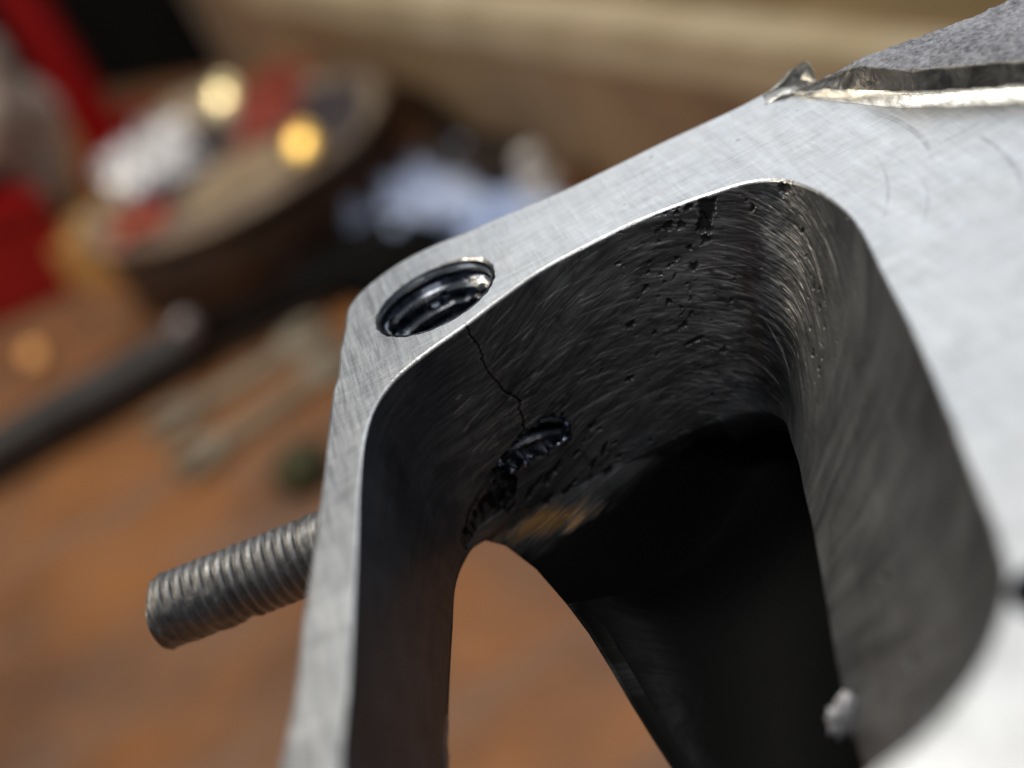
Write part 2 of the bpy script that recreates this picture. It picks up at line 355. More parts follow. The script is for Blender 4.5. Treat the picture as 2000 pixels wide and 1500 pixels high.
# fine scratches: short arcs running round the wall
v_c = (P[..., 2]); 
S_x = arc[None]*np.ones((NR, 1))
def scratch(x, y, length, slope, curv, wid, amp):
    r, c = locate(x, y)
    ncol = int(length/ max(1e-4, (arc[(c+5) % NC]-arc[c])/5)) if arc[(c+5) % NC] > arc[c] else 60
    ncol = min(ncol, 260)
    for q in range(-ncol//2, ncol//2):
        cc = (c+q) % NC; s = arc[cc]-arc[c]
        if abs(s) > 2: continue
        dz = slope*s + curv*s*s; rr = r - dz/(abs(ZB)/NW)
        f = (1-abs(2*q/ncol)**3)*amp
        i0 = int(rr)
        for j, wgt in ((-1, .25*wid), (0, 1), (1, .6*wid), (2, .2*wid)):
            if 3 <= i0+j < 3+NW: scr[i0+j, cc] = max(scr[i0+j, cc], f*wgt)
for _ in range(900):
    k = rng.random()
    if k < .50: x, y = 1340+rng.normal()*90, 600+rng.normal()*120
    elif k < .72: x, y = 1120+rng.normal()*110, 700+rng.normal()*80
    elif k < .86: x, y = 1000+rng.normal()*45, 830+rng.normal()*60
    else: x, y = 1470+rng.normal()*60, 520+rng.normal()*110
    sl = -.42*np.clip((x-1120)/300, -.5, 1.6)+rng.normal()*.06
    scratch(x, y, .06+.34*rng.random()**1.7, sl, -.25, rng.random(), .14+.6*rng.random()**3)
for x, y, L, sl, wd, am in [(1418,535,.22,-.55,1,.95),(1400,505,.15,-.5,1,.6),(1290,614,.16,-.1,1,.9),(1300,674,.28,-.15,1,.7),(1520,670,.30,-1.1,1,.75),(1535,700,.25,-1.3,1,.6),(1590,505,.35,-.9,1,.6),(1600,530,.3,-1.0,.8,.5),
        (1180,775,.55,.05,1,.75),(1150,790,.5,.10,.7,.55),(1100,800,.3,.2,.6,.5),(1200,800,.35,.05,.6,.5),(1040,745,.25,.2,.6,.5),(960,860,.25,.4,.6,.45),(1390,455,.14,-.35,1,.5),(1395,500,.2,-.4,.6,.5),(1270,770,.4,-.05,.7,.6),(1350,775,.3,-.2,.6,.4),(1170,830,.2,.2,.5,.5)]:
    scratch(x, y, L, sl, -.2, wd, am)
# shade of the deep chamber painted black, uneven upper edge; brown oil stain beside the arch
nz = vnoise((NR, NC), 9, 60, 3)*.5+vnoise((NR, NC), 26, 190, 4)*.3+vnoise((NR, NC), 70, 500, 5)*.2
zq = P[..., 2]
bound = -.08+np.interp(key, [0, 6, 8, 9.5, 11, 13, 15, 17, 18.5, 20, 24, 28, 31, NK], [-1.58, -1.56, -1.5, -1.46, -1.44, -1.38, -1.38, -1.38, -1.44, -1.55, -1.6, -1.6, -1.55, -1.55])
shade_oil = np.clip((bound[None]-zq+.16*(nz-.5))/.50+.12, 0, 1)
oily = np.clip((np.interp(key, [0, 8, 9, 12, 14, 16, NK], [-9, -9, -.55, -.45, -.4, -9, -9])[None]-zq)/.5+1.3*(nz-.55), 0, .55)
gx, gy = 1060, 1022
gd = np.sqrt(((PX-gx)*.89-(PY-gy)*.3)**2/105**2+((PX-gx)*.3+(PY-gy)*.95)**2/34**2)
gold = np.clip((1.0-gd+1.6*(nz-.5)), 0, 1)*(rowi > 3+NW*.55); gold = np.clip(gold*1.2, 0, .75)
tb = np.clip((rowi-(3+NW+12))/60., 0, 1); ridge = np.exp(-((tb-.84)/.07)**2)*np.clip((key[None]-8)/3, 0, 1)*np.clip((31-key[None])/5, 0, 1)
shade_oil = np.clip(shade_oil*(1-gold)*(1-.07*ridge), 0, 1)
plain = np.clip(np.interp(key, [0, 6.5, 9, 18, 20, 30, NK], [1, 1, .15, 0, .85, 1.1, 1]), 0, 1)[None]*np.ones((NR, 1))
satin = np.interp(key, [0, 5, 7, 9.5, 12, NK-4, NK], [1, 1, .9, .25, 0, 0, 1])[None]*np.ones((NR, 1))
pale = np.interp(key, [0, 17.5, 20.5, 30, 33, NK], [0, 0, 1, 1, .3, 0])[None]*np.ones((NR, 1))*(rowi < 3+NW)
# the crack: a zigzag groove running down from beside the bolt hole
crack_px = [(905,628),(913,640),(917,652),(925,662),(934,672),(938,684),(942,694),(944,706),(951,718),(955,728),(964,738),(972,746),(977,756),(985,764),(997,770),(1007,776),(1017,783),(1016,793),(1013,800),(1021,812),(1026,822),(1022,832),(1024,842),(1018,856)]
cp = np.array(crack_px, float); fine = []
for i in range(len(cp)-1):
    for t in (0, .34, .67): fine.append(cp[i]*(1-t)+cp[i+1]*t+rng.normal(size=2)*1.1)
cp = np.array(fine); crack_rc = np.array([locate(*p) for p in cp])
crack3 = np.array([P[r, c] for r, c in crack_rc])
cd = np.full((NR, NC), 9.); sub = np.where(front & (PX > 880) & (PX < 1060) & (PY > 600) & (PY < 880))
Q = P[sub]; best = np.full(len(Q), 9.)
for i in range(len(crack3)-1):
    a, b = crack3[i], crack3[i+1]; ab = b-a; t = np.clip(((Q-a)@ab)/max(ab@ab, 1e-9), 0, 1)
    best = np.minimum(best, np.linalg.norm(Q-(a+t[:, None]*ab), axis=1))
cd[sub] = best
disp = np.maximum(disp, .012*np.clip((.009-cd)/.006, 0, 1))
scr = np.maximum(scr, .22*np.clip(1-np.abs(cd-.018)/.007, 0, 1)*(vnoise((NR, NC), 40, 300, 8) > .6))
pit = np.maximum(pit, .8*np.clip((.0055-cd)/.003, 0, 1))
# jagged break-out where the bolt hole comes through the port wall
brk_px = [(976,908),(990,884),(1006,870),(1013,855),(1030,842),(1048,834),(1056,822),(1072,818),(1079,809),(1088,817),(1096,811),(1103,823),(1111,836),(1113,852),(1107,862),(1092,866),(1078,873),(1066,879),(1058,888),(1040,893),(1030,901),(1022,898),(1014,912),(1004,926),(994,918),(984,926)]
bp = np.array(brk_px, float); fine = []
for i in range(len(bp)):
    j = (i+1) % len(bp)
    for t in (0, .5): fine.append(bp[i]*(1-t)+bp[j]*t+rng.normal(size=2)*1.6)
bp = np.array(fine)
def inpoly(X, Y, poly):
    ins = np.zeros(X.shape, bool); n = len(poly)
    for i in range(n):
        x1, y1 = poly[i]; x2, y2 = poly[(i+1) % n]
        cnd = ((y1 > Y) != (y2 > Y)); ins ^= cnd & (X < (x2-x1)*(Y-y1)/((y2-y1) if y2 != y1 else 1e-9)+x1)
    return ins
brk = inpoly(PX, PY, bp) & front
bdil = brk.astype(float)
bw = blur(bdil, 10)
disp = np.maximum(disp, .05*np.clip(bw*2, 0, 1)*(~brk)*vnoise((NR, NC), 50, 400, 9))
scr = np.maximum(scr, .35*((bw > .15) & (bw < .55) & ~brk)*(vnoise((NR, NC), 90, 700, 10) > .62))
# torn area lower-left of the break
torn = inpoly(PX, PY, np.array([(985,905),(1012,935),(1008,968),(975,1000),(935,1030),(905,1085),(900,1060),(915,1000),(940,950),(962,915)], float)) & front
disp += .022*blur(torn.astype(float), 6)*vnoise((NR, NC), 26, 160, 12)
shade_oil = np.where(torn, np.maximum(shade_oil, .55+.45*np.clip((vnoise((NR, NC), 30, 200, 13)-.35)*3, 0, 1)), shade_oil)
scr = np.maximum(scr, .22*torn*(vnoise((NR, NC), 110, 500, 14) > .86))
for i_ in range(60):
    t_ = i_/59; x_, y_ = (1-t_)**2*975+2*t_*(1-t_)*915+t_*t_*903, (1-t_)**2*925+2*t_*(1-t_)*985+t_*t_*1080
    r_i, c_i = locate(x_, y_); scr[max(3, r_i-1):r_i+2, (c_i+np.arange(-1, 2)) % NC] = np.maximum(scr[max(3, r_i-1):r_i+2, (c_i+np.arange(-1, 2)) % NC], .32*(.4+.6*math.sin(i_*.7)**2))
# apply displacement along the wall normal
du = np.roll(P, -1, 1)-np.roll(P, 1, 1); dv = np.gradient(P, axis=0); nn = np.cross(du, dv); nn /= np.maximum(np.linalg.norm(nn, axis=-1), 1e-9)[..., None]
ctr = np.array([.3, 6.3, -1.0]); sg = np.sign(((P-ctr)*nn)[3+NW//3].sum(-1).mean()); nn *= sg
relief = .006*(vnoise((NR, NC), 16, 70, 20)-.5)+.0022*(vnoise((NR, NC), 90, 200, 21)-.5)
relief *= wallmask*np.clip(rowi/25, 0, 1)
pock = disp.copy(); scrd = .0035*scr
Pd = P + nn*(pock+scrd+relief)[..., None]
uv = np.stack([S_x, P[..., 2]+.0*S_x, 0*S_x], -1)
xm = np.interp(13.5, key, arc); curve = -.22*np.clip(S_x-xm, -1.5, 2.5)**2
uv[..., 1] = P[..., 2]-curve
chf = grid('port_chamfer', Pd[:4], M_FACE, cast, closed=True); chf['label'] = 'bright thin chamfer round the port edge'
port = grid('port_wall', Pd, M_PORT, cast, closed=True, keep=~brk & (rowi >= 3), uv=uv, attrs=dict(pit=pit, scratch=scr, shade_oil=np.clip(shade_oil+oily*(1-gold)*.6, 0, 1), gold=gold, plain=plain, satin=satin, pale=pale))
port['label'] = 'dark scratched and pitted wall inside the port'

# crack as its own thin dark sliver lying in the groove
def ribbon(name, pts, wid, push, mat, parent):
    V = []; nr = []
    for (r, c), p in zip(crack_rc, crack3): nr.append(-nn[r, c])
    pts = pts + np.array(nr)*push
    for i, p in enumerate(pts):
        t = pts[min(i+1, len(pts)-1)]-pts[max(i-1, 0)]; s = np.cross(t, nr[i]); s /= max(np.linalg.norm(s), 1e-9)
        w_ = wid*(.35+1.0*abs(math.sin(i*1.7+.4)))*(.25+1.2*(i/len(pts)))
        V.append([p-s*w_, p+nr[i]*-.006, p+s*w_])
    return grid(name, np.array(V), mat, parent)
M_CRACK = simple('crack_shadow_grime', (.006, .006, .006), (.012, .011, .010), 6, .8)
ribbon('crack', crack3, .0022, .0010, M_CRACK, cast)['label'] = 'thin jagged black crack running down from the bolt hole'

# ------------------------------------------------------------------ outer body
OL = [at(*p)[:2] for p in [(540,1500),(565,1400),(590,1200),(612,1050),(625,950),(640,820),(648,762),(656,735),(662,680),(671,640),(677,603),(700,572),(750,531),(800,500),(850,476),(900,455),(1000,412),(1100,370),(1200,322),(1300,273),(1400,227),(1450,203),(1490,182),(1525,166),(1545,158)]]
OL += [np.array(p) for p in [(2.86,9.60),(2.95,9.44)]]
cL = catmull(OL, 16, closed=False)
# foot of the ledge
FPXL = [(1600,192),(1650,198),(1700,203),(1750,206),(1800,206),(1850,205),(1900,203),(1950,201),(2000,199),(2120,190),(2300,178)]
foot = np.array([at(*p)[:2] for p in FPXL])
outer = np.concatenate([[[-2.35, 2.0]], cL, foot, [[6.0, 5.6], [6.0, 2.0]]])
nz1 = np.array([.012*mnoise.fractal(Vector((p[0]*3, p[1]*3, 0)), 1, 2, 3) for p in outer]); 
# face plate: flat ground surface with the port and bolt hole cut out of it
HC = np.array([-.205, 9.13]); HR = .440
def hole_ring(n=160, rad=HR, jag=.0):
    a = np.arange(n)/n*2*math.pi
    rr = rad*(1+jag*np.sin(a*17+1)*np.sin(a*5))
    return np.stack([HC[0]+rr*np.cos(a), HC[1]+rr*np.sin(a)*1.0], 1), a
aH = np.arange(200)/200*2*math.pi
nick = .018*np.exp(-((aH-math.radians(25))/.30)**2)+.022*np.exp(-((aH-math.radians(60))/.25)**2)+.006*np.sin(aH*23)*np.sin(aH*7+1)
hr = HR+.022+nick
hring = np.stack([HC[0]+hr*np.cos(aH), HC[1]+hr*np.sin(aH)], 1)
H2 = np.array([*at(2052, 1150)[:2]]); h2 = np.stack([H2[0]+.16*np.cos(aH[::4]), H2[1]+.16*np.sin(aH[::4])], 1)
BV = .030
to = np.roll(outer, -1, 0)-np.roll(outer, 1, 0); no = np.stack([to[:, 1], -to[:, 0]], 1); no /= np.linalg.norm(no, axis=1)[:, None]   # inward normals (loop runs clockwise)
inner_o = outer + no*BV
nL = 1+len(cL)
inner_o[nL:] = outer[nL:]
loops = [inner_o, P[0, ::2, :2], hring, h2]
vs = []; es = []; 
for L in loops:
    b = len(vs); vs += [Vector(p) for p in L]; es += [(b+i, b+(i+1) % len(L)) for i in range(len(L))]
rv, re, rf, *_ = delaunay_2d_cdt(vs, es, [], 0, 1e-6)
ra = np.array([tuple(v) for v in rv]); fa = np.array(rf); cen = ra[fa].mean(1)
inside = inpoly(cen[:, 0], cen[:, 1], loops[0]) & ~inpoly(cen[:, 0], cen[:, 1], loops[1]) & ~inpoly(cen[:, 0], cen[:, 1], loops[2]) & ~inpoly(cen[:, 0], cen[:, 1], loops[3])
me = bpy.data.meshes.new('machined_face'); me.from_pydata([(x, y, 0) for x, y in ra], [], fa[inside].tolist()); me.update()
fo = link('machined_face', me, M_FACE, cast, smooth=False)
if me.polygons[0].normal.z < 0: me.flip_normals()
# rounded outer edge and outer side wall
def skirtz(p):
    return -1.62 if p[0] < -.1 else -1.62-1.1*min(1, (p[0]+.1)/1.0)
no_top = outer[:nL]; nn_in = no[:nL]
R = []
for i, a in enumerate((0, .35, .75, 1.15, 1.57)):
    off = BV*(1-math.sin(a)); R.append(np.concatenate([no_top+nn_in*off, np.full((nL, 1), -BV*(1-math.cos(a)))], 1))
for zf in np.linspace(.05, 1, 14):
    zz = np.array([skirtz(p) for p in no_top])*zf
    jit = np.array([.02*mnoise.fractal(Vector((p[0]*2.5, p[1]*2.5, zf*4)), 1, 2, 3) for p in no_top])
    R.append(np.concatenate([no_top+nn_in*(.0+.10*zf+np.abs(jit))[:, None], zz[:, None]], 1))
side = grid('outer_wall', np.array(R), M_CAST, cast)
side['label'] = 'rough outer side wall of the casting below the ground rim'
side.data.materials.append(M_FACE)
mi = np.zeros(len(side.data.polygons), np.int32); mi[:4*(nL-1)] = 1; side.data.polygons.foreach_set('material_index', mi)

# ------------------------------------------------------------------ raised ledge at the upper right
FT = [((1530,184),0),((1565,187),0),((1600,193),0),((1650,200),0),((1700,206),0),((1750,211),0),((1800,212),0),((1850,211),0),((1900,209),0),((1950,207),0),((2000,205),0),((2120,190),0),((2300,178),0)]
MI = [((1535,181),.02),((1570,180),.03),((1605,177),.045),((1650,179),.05),((1700,181),.05),((1750,182),.05),((1800,181),.05),((1850,178),.05),((1900,174),.05),((1950,171),.05),((2000,167),.05),((2120,156),.05),((2300,142),.05)]
TP = [((1590,163),.02),((1597,162),.03),((1620,153),.08),((1650,140),.13),((1690,132),.19),((1735,136),.2),((1780,139),.2),((1835,133),.2),((1890,129),.2),((1945,124),.2),((2000,121),.2),((2120,108),.2),((2300,90),.2)]
OT = [((1592,161),.02),((1599,160),.03),((1622,149),.08),((1652,134),.13),((1688,113),.19),((1725,101),.2),((1760,87),.2),((1800,73),.2),((1850,56),.2),((1905,34),.2),((1965,6),.2),((2080,-50),.2),((2250,-130),.2)]
def ll(L): return catmull([at(*p, z) for p, z in L], 22, closed=False)
F_, M_, T_, O_ = map(ll, (FT, MI, TP, OT)); n_ = len(F_)
prof_rows = []; kinds = []
for t in np.linspace(0, 1, 10):                      # concave fillet
    b = F_*(1-t)+M_*t; b[:, 2] = F_[:, 2]+(M_[:, 2]-F_[:, 2])*t**1.5+.0015; prof_rows.append(b); kinds.append(0)
Tl = T_.copy()
for t in np.linspace(.1, 1, 14):
    b = M_*(1-t)+Tl*t; prof_rows.append(b); kinds.append(1)
for t in np.linspace(.03, 1, 40):
    b = T_*(1-t)+O_*t; b[:, 2] += .012*math.sin(min(t*8, 1.57)); prof_rows.append(b); kinds.append(2)
for dz, ins in ((-.03, 0.015), (-.3, .03), (-1.2, .04), (-2.6, .06)):
    b = O_.copy(); b[:, 1] += ins; b[:, 2] += dz; prof_rows.append(b); kinds.append(2)
LP = np.array(prof_rows); LN = np.zeros(LP.shape[:2])
for i in range(LP.shape[0]):
    k = kinds[i]; amp = (.006*min(1, i/5), .010, .007)[k]; scl = (4, 7, 16)[k]
    LN[i] = [amp*mnoise.fractal(Vector(p)*scl, .8, 2, 4) for p in LP[i]]
# torn undercuts in the dark wall band
for i in range(10, 24): LN[i] += -.03*np.clip(vnoise((2, n_), 1, 26, 33)[0]-.5, 0, 1)*math.sin((i-9)/15*math.pi)
LP[..., 2] += LN; LP[..., 1] += LN*.6
def sub_grid(name, a, b, mat, lab):
    o = grid(name, LP[a:b], mat, cast); o['label'] = lab; return o
sub_grid('fillet', 0, 11, M_FIL, 'bright torn fillet at the foot of the raised ledge')
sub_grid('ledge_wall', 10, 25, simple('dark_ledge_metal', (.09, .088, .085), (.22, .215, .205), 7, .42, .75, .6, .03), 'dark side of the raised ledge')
sub_grid('ledge_top', 24, LP.shape[0], M_CAST, 'speckled rough top of the raised ledge')
# curled burr standing on the edge
bs = []
bl_ = [((1490,190),.0),((1512,180),.0),((1530,172),.0),((1548,166),.0),((1566,160),.0),((1584,160),.0),((1597,161),.0)]
bt_ = [((1492,187),.012),((1514,173),.02),((1532,157),.05),((1546,138),.10),((1562,126),.13),((1577,120),.14),((1590,140),.08)]
b1 = catmull([at(*p, z) for p, z in bl_], 8, closed=False); b2 = catmull([at(*p, z) for p, z in bt_], 8, closed=False)
rowsb = []
for t in np.linspace(0, 1, 14):
    b = b1*(1-t)+b2*t; b[:, 1] += (.075*math.sin(t*2.4)-.05*max(0, t-.75)*4)*np.sin(np.linspace(.1, 3.0, len(b))); b[:, 2] += .004*np.array([mnoise.noise(Vector(p)*14) for p in b]); rowsb.append(b)
for t in np.linspace(0, 1, 6)[1:]:
    b = b2.copy(); b[:, 1] += .05*t; b[:, 2] -= .16*t*t+.01*t; b[:, 2] = np.maximum(b[:, 2], -.05); rowsb.append(b)
bu = grid('curled_burr', np.array(rowsb), M_FIL, cast); bu['label'] = 'small curled metal burr standing on the far edge'
tm = grid('torn_metal', np.array([[at(1492+k*7.0, 184-k*3.1+(1-j/7)*(20+k*.8), .003+.030*math.sin(j/7*math.pi)*math.sin(k/13*math.pi)+.010*mnoise.noise(Vector((k*.9, j*.9, 0)))*math.sin(k/13*math.pi)) for k in range(14)] for j in range(8)]), M_FIL, cast); tm['label'] = 'smeared torn metal in front of the burr'
# ------------------------------------------------------------------ threaded bolt hole
PITCH = .118; NT_, NA = 520, 170
def helix_surface(depth, r0, pitch, thread, axis0, axis1, na, nz, outer_thread=False, taper=0):
    a = np.arange(na)/na*2*math.pi; z = np.linspace(0, 1, nz)
    A, Z = np.meshgrid(a, z); d = Z*depth
    ph = (d/pitch + A/(2*math.pi)) % 1.0
    tri = 1-np.abs(2*ph-1)                      # 0..1
    prof_ = np.clip((tri-.12)/.76, 0, 1)
    return A, Z, d, prof_
A, Z, D, pf = helix_surface(1.5, HR, PITCH, .07, None, None, NA, 330)
top = np.array([HC[0], HC[1], 0.0]); bot = np.array([HC[0]+.12, HC[1]-.34, -1.5])
fade = np.clip(D/.10, 0, 1)
rad = HR - .068*pf*fade*np.where(D < .16, .6, 1.0) + .004*vnoise(A.shape, 40, 30, 41)*fade
chipm = np.clip((vnoise(A.shape, 26, 26, 43)-.74)/.08, 0, 1); rad += .028*chipm*pf*fade
crest = np.clip((pf-.55)/.3, 0, 1)*np.clip(1.25-D*.6, .5, 1)*(.45+.8*vnoise(A.shape, 14, 24, 47))*(1-.6*chipm)
ctrl = top[None, None]*(1-Z[..., None])+bot[None, None]*Z[..., None]
HP = ctrl + np.stack([rad*np.cos(A), rad*np.sin(A), 0*A], -1)
# never poke into the port: flatten against the wall
def wall_y(x, z): return 8.55
yw = np.interp(HP[..., 0].ravel(), [-1.1, -.66, -.3, .05, .38, .72], [8.2, 8.42, 8.56, 8.64, 8.72, 8.76]).reshape(HP.shape[:2])
keep = HP[..., 1] > yw + .03
thr = grid('hole_thread', HP, M_THREAD, cast, closed=True, keep=keep, attrs=dict(crest=np.clip(crest, 0, 1)))
thr['label'] = 'oily blue-grey internal thread of the bolt hole'
cap_r = HP[-1].copy(); cap_r[:, 1] = np.maximum(cap_r[:, 1], 8.80); bm = bmesh.new(); vv = [bm.verts.new(p) for p in cap_r[::3]]; bm.faces.new(vv); from_bm('hole_bottom', bm, M_THREAD, cast, False)
# chamfer between face and thread (its rim is nicked where the metal has lifted)
ring1 = np.concatenate([hring, np.zeros((200, 1))], 1)
ring2 = np.stack([HC[0]+(HR+.008+nick*.35)*np.cos(aH), HC[1]+(HR+.008+nick*.35)*np.sin(aH), np.full(200, -.022)], 1)
ring3 = np.stack([HC[0]+(HR-.002)*np.cos(aH), HC[1]+(HR-.002)*np.sin(aH), np.full(200, -.06)-nick], 1)
hc_ = grid('hole_chamfer', np.array([ring1, ring2, ring3]), M_FACE, cast, closed=True)
# swarf chip stuck in the thread
def rock(name, loc, r, mat, parent=None, seed=0, sq=(1, 1, 1), sub=3, rough=.35):
    bm = bmesh.new(); bmesh.ops.create_icosphere(bm, subdivisions=sub, radius=1)
    for v in bm.verts:
        k = 1+rough*mnoise.fractal(v.co*1.6+Vector((seed*3.1, seed, 0)), 1, 2, 3); v.co = Vector((v.co.x*sq[0], v.co.y*sq[1], v.co.z*sq[2]))*k*r+Vector(loc)
    return from_bm(name, bm, mat, parent)
chp = rock('metal_chip', at(938, 560, -.13)+np.array([0, .0, 0]), .030, M_FIL, cast, 3, (1.1, .8, 1.1), 2, .6); chp['label'] = 'small bright metal chip stuck in the hole thread'
# second hole (only its blurred rim reaches the frame at the right edge)
a4 = aH[::4]; g2 = [np.stack([H2[0]+r_*np.cos(a4), H2[1]+r_*np.sin(a4), np.full(50, z_)], 1) for r_, z_ in ((.16, 0), (.14, -.03), (.135, -.5), (.13, -1.0), (.0, -1.0))]
grid('dowel_hole', np.array(g2), M_THREAD, cast, closed=True)['label'] = 'small dark hole at the right edge of the face'
# rim of the break-out: glossy dark inner lip with bright torn crumbs
M_CRUMB = simple('bright_blue_grey_metal', (.30, .38, .60), (.75, .80, .92), 20, .16, .95, .5, .01)
lipr = []
brc = [locate(*p) for p in bp]; bq = np.array([P[r, c] for r, c in brc]); bn = np.array([-nn[r, c] for r, c in brc])
bc = bq.mean(0)
l0 = bq + (bq-bc)*.05 + bn*.004; l1 = bq*1.0 - bn*.03 + (bc-bq)*.04; l2 = bq - bn*.16 + (bq-bc)*.02
jj = rng.normal(size=(len(bq), 3))*.006
l0 += jj; l1 += np.roll(jj, 1, 0)
lp = grid('break_out_rim', np.array([l0, l1, l2]), M_THREAD, cast, closed=True, smooth=False); lp['label'] = 'jagged glossy rim where the bolt hole breaks through the port wall'
for i, (x, y, r_, sq) in enumerate([(1103, 858, .020, (1.6, 1, 1.2)), (1090, 868, .016, (1.5, 1, .8)), (1026, 905, .020, (1.1, 1, 1.6)), (1000, 920, .018, (1.4, 1, 1))]):
    r, c = locate(x, y); p = P[r, c]-nn[r, c]*.004
    o = rock('torn_crumb', p, r_*1.1, M_CRUMB, cast, i+5, sq, 2, .7)

# ------------------------------------------------------------------ the stud on the left side
sa = at(640, 1072, -1.2); sb = at(312, 1199, -1.2); sa[2] = sb[2] = -1.2
ax = sb-sa; SL = np.linalg.norm(ax); ax = ax/SL
s0 = sa - ax*.75; SL += .75
e1 = np.cross(ax, [0, 0, 1]); e1 /= np.linalg.norm(e1); e2 = np.cross(e1, ax)
SR = .278; na, nz_ = 120, 520
A, Z, D, pf = helix_surface(SL, SR, .082, .03, None, None, na, nz_)
rad = SR - .016*(1-pf)**2.6
shoulder = D < .84; rad = np.where(shoulder, SR+.004, rad)
tip = np.clip((D-(SL-.11))/.11, 0, 1); rad = rad - .085*tip**1.8
# worn, flattened thread near the tip
worn = np.clip((D-(SL-.62))/.1, 0, 1)*(np.clip(np.cos(A-math.radians(215)), 0, 1)**.6)
wv = vnoise(A.shape, 60, 24, 51)
rad = rad*(1-worn) + worn*(SR-.006+.012*wv)
gouge = np.exp(-((D-(SL-.66)+.10*np.sin(A-1))/.035)**2)*(np.clip(np.cos(A-math.radians(250)), 0, 1))
rad -= .02*gouge; rad += .006*(wv-.5)
SP = s0[None, None]+D[..., None]*ax + rad[..., None]*(np.cos(A)[..., None]*e1+np.sin(A)[..., None]*e2)
endc = SP[-1].mean(0); SP = np.concatenate([SP, [SP[-1]*.5+endc*.5+ax*.012], [np.repeat((endc+ax*.014)[None], na, 0)]])
st_ = grid('stud', SP, M_STUD, cast, closed=True, attrs=dict(crest=np.concatenate([.34*np.exp(-((pf-.93)/.12)**2)*(1-.6*worn)*(.3+.9*vnoise(A.shape, 40, 14, 53)), np.zeros((2, na))]))); st_['label'] = 'grey threaded steel stud with worn tip sticking out of the left side'
# white fluff caught inside the port
wl = tag(rock('white_flake', (0, 0, 0), .075, simple('white_debris', (.62, .62, .66), (.85, .85, .88), 8, .6, 0, .5, .02), None, 9, (.85, .55, 1.5), 4, 1.3),
    'small ragged white flake stuck low on the right wall inside the port', 'debris')
r_, c_ = min(((r, c) for r, c in zip(fr[::7], fc[::7])), key=lambda q: (PX[q]-1655)**2+(PY[q]-1392)**2)
wl.location = P[r_, c_]-nn[r_, c_]*.03
wl.rotation_euler = (.2, .3, .2)

# ================================================================== THE BENCH BEHIND (out of focus)
ZT = -18.0
def mat_bench():
    s = NT('stained_bench_wood'); c = s.co
    a = s.noise(c, .10, 4, .6, .5); b = s.noise(c, .35, 4, .6, .3, (.4, 1, 1)); d = s.noise(c, 2.2, 4, .7, .3, (.15, 1, 1))
    col = s.mix(s.ramp(a, .38, .64), (.41, .165, .048), (.17, .08, .040))
    col = s.mix(s.ramp(b, .45, .7, 0, .65), col, (.26, .165, .115))
    col = s.mix(s.ramp(d, .3, .7, .35, 0), col, (.07, .035, .02))
    return s.fin(col, s.ramp(b, .3, .7, .38, .6), 0, s.bump(d, .3, .05))
bm = bmesh.new(); bmesh.ops.create_grid(bm, x_segments=40, y_segments=40, size=1)
for v in bm.verts: v.co = Vector((v.co.x*160, 80+v.co.y*110, .12*mnoise.noise(Vector((v.co.x*9, v.co.y*9, 0)))))
bench = from_bm('bench_top', bm, mat_bench()); bench.location = (0, 0, ZT); tag(bench, 'wide stained brown wooden bench top under everything', None, None, 'structure')

def prism(name, pts, up, mat, parent=None, bev=.15):       # polygon (3-D points) extruded along 'up'
    bm = bmesh.new(); lo = [bm.verts.new(p) for p in pts]; hi = [bm.verts.new(np.array(p)+np.array(up)) for p in pts]
    bm.faces.new(lo); bm.faces.new(hi[::-1])
    for i in range(len(pts)): bm.faces.new((lo[i], hi[i], hi[(i+1) % len(pts)], lo[(i+1) % len(pts)]))
    bmesh.ops.recalc_face_normals(bm, faces=bm.faces)
    if bev: bmesh.ops.bevel(bm, geom=bm.edges[:], offset=bev, segments=2, affect='EDGES', clamp_overlap=True)
    return from_bm(name, bm, mat, parent, False)
def lathe(name, prof, loc, mat, parent=None, n=64, axis=(0, 0, 1)):
    a = np.arange(n)/n*2*math.pi; Rr = np.array(prof)
    G = np.stack([Rr[:, :1]*np.cos(a), Rr[:, :1]*np.sin(a), Rr[:, 1:]*np.ones(n)], -1)
    q = Vector((0, 0, 1)).rotation_difference(Vector(axis)); m = np.array(q.to_matrix())
    return grid(name, G@m.T+np.array(loc), mat, parent, closed=True)
def tube(name, a, b, prof, mat, parent=None, n=32):        # prof = [(t, radius)]
    a, b = np.array(a, float), np.array(b, float); L = np.linalg.norm(b-a)
    return lathe(name, [(r, t*L) for t, r in prof], a, mat, parent, n, axis=tuple((b-a)/L))

# back board and beam, on a slanting vertical plane
B1, B2 = at(430, 130, ZT), at(1180, 352, ZT); wd_ = B2-B1; wd_ /= np.linalg.norm(wd_); wn = np.array([wd_[1], -wd_[0], 0])
if wn[1] > 0: wn = -wn
onw = lambda x, y, off=0: atp(x, y, B1+wn*off, wn)
M_BOARD = simple('brown_fibreboard', (.30, .21, .14), (.52, .37, .22), .09, .75, 0, .2, .1)
M_PALE = simple('pale_planed_pine', (.50, .42, .28), (.64, .55, .40), .3, .6, 0, .2, .1, (.2, 1, 1))
def vslab(name, u0, u1, z0, z1, off, th, mat, parent=None):
    p = lambda u_: B1+wd_*u_+wn*off
    pts = [np.array([*p(u0)[:2], z0]), np.array([*p(u1)[:2], z0]), np.array([*(p(u1)+wn*-th)[:2], z0]), np.array([*(p(u0)+wn*-th)[:2], z0])]
    return prism(name, pts, (0, 0, z1-z0), mat, parent, .12)
Wl = np.linalg.norm(B2-B1)
bb = empty('back_board', tuple(B1), 'brown fibreboard panel standing upright across the back of the bench', 'board')
vslab('panel', 0, Wl+40, ZT, ZT+14, 0, 1.2, M_BOARD, bb)

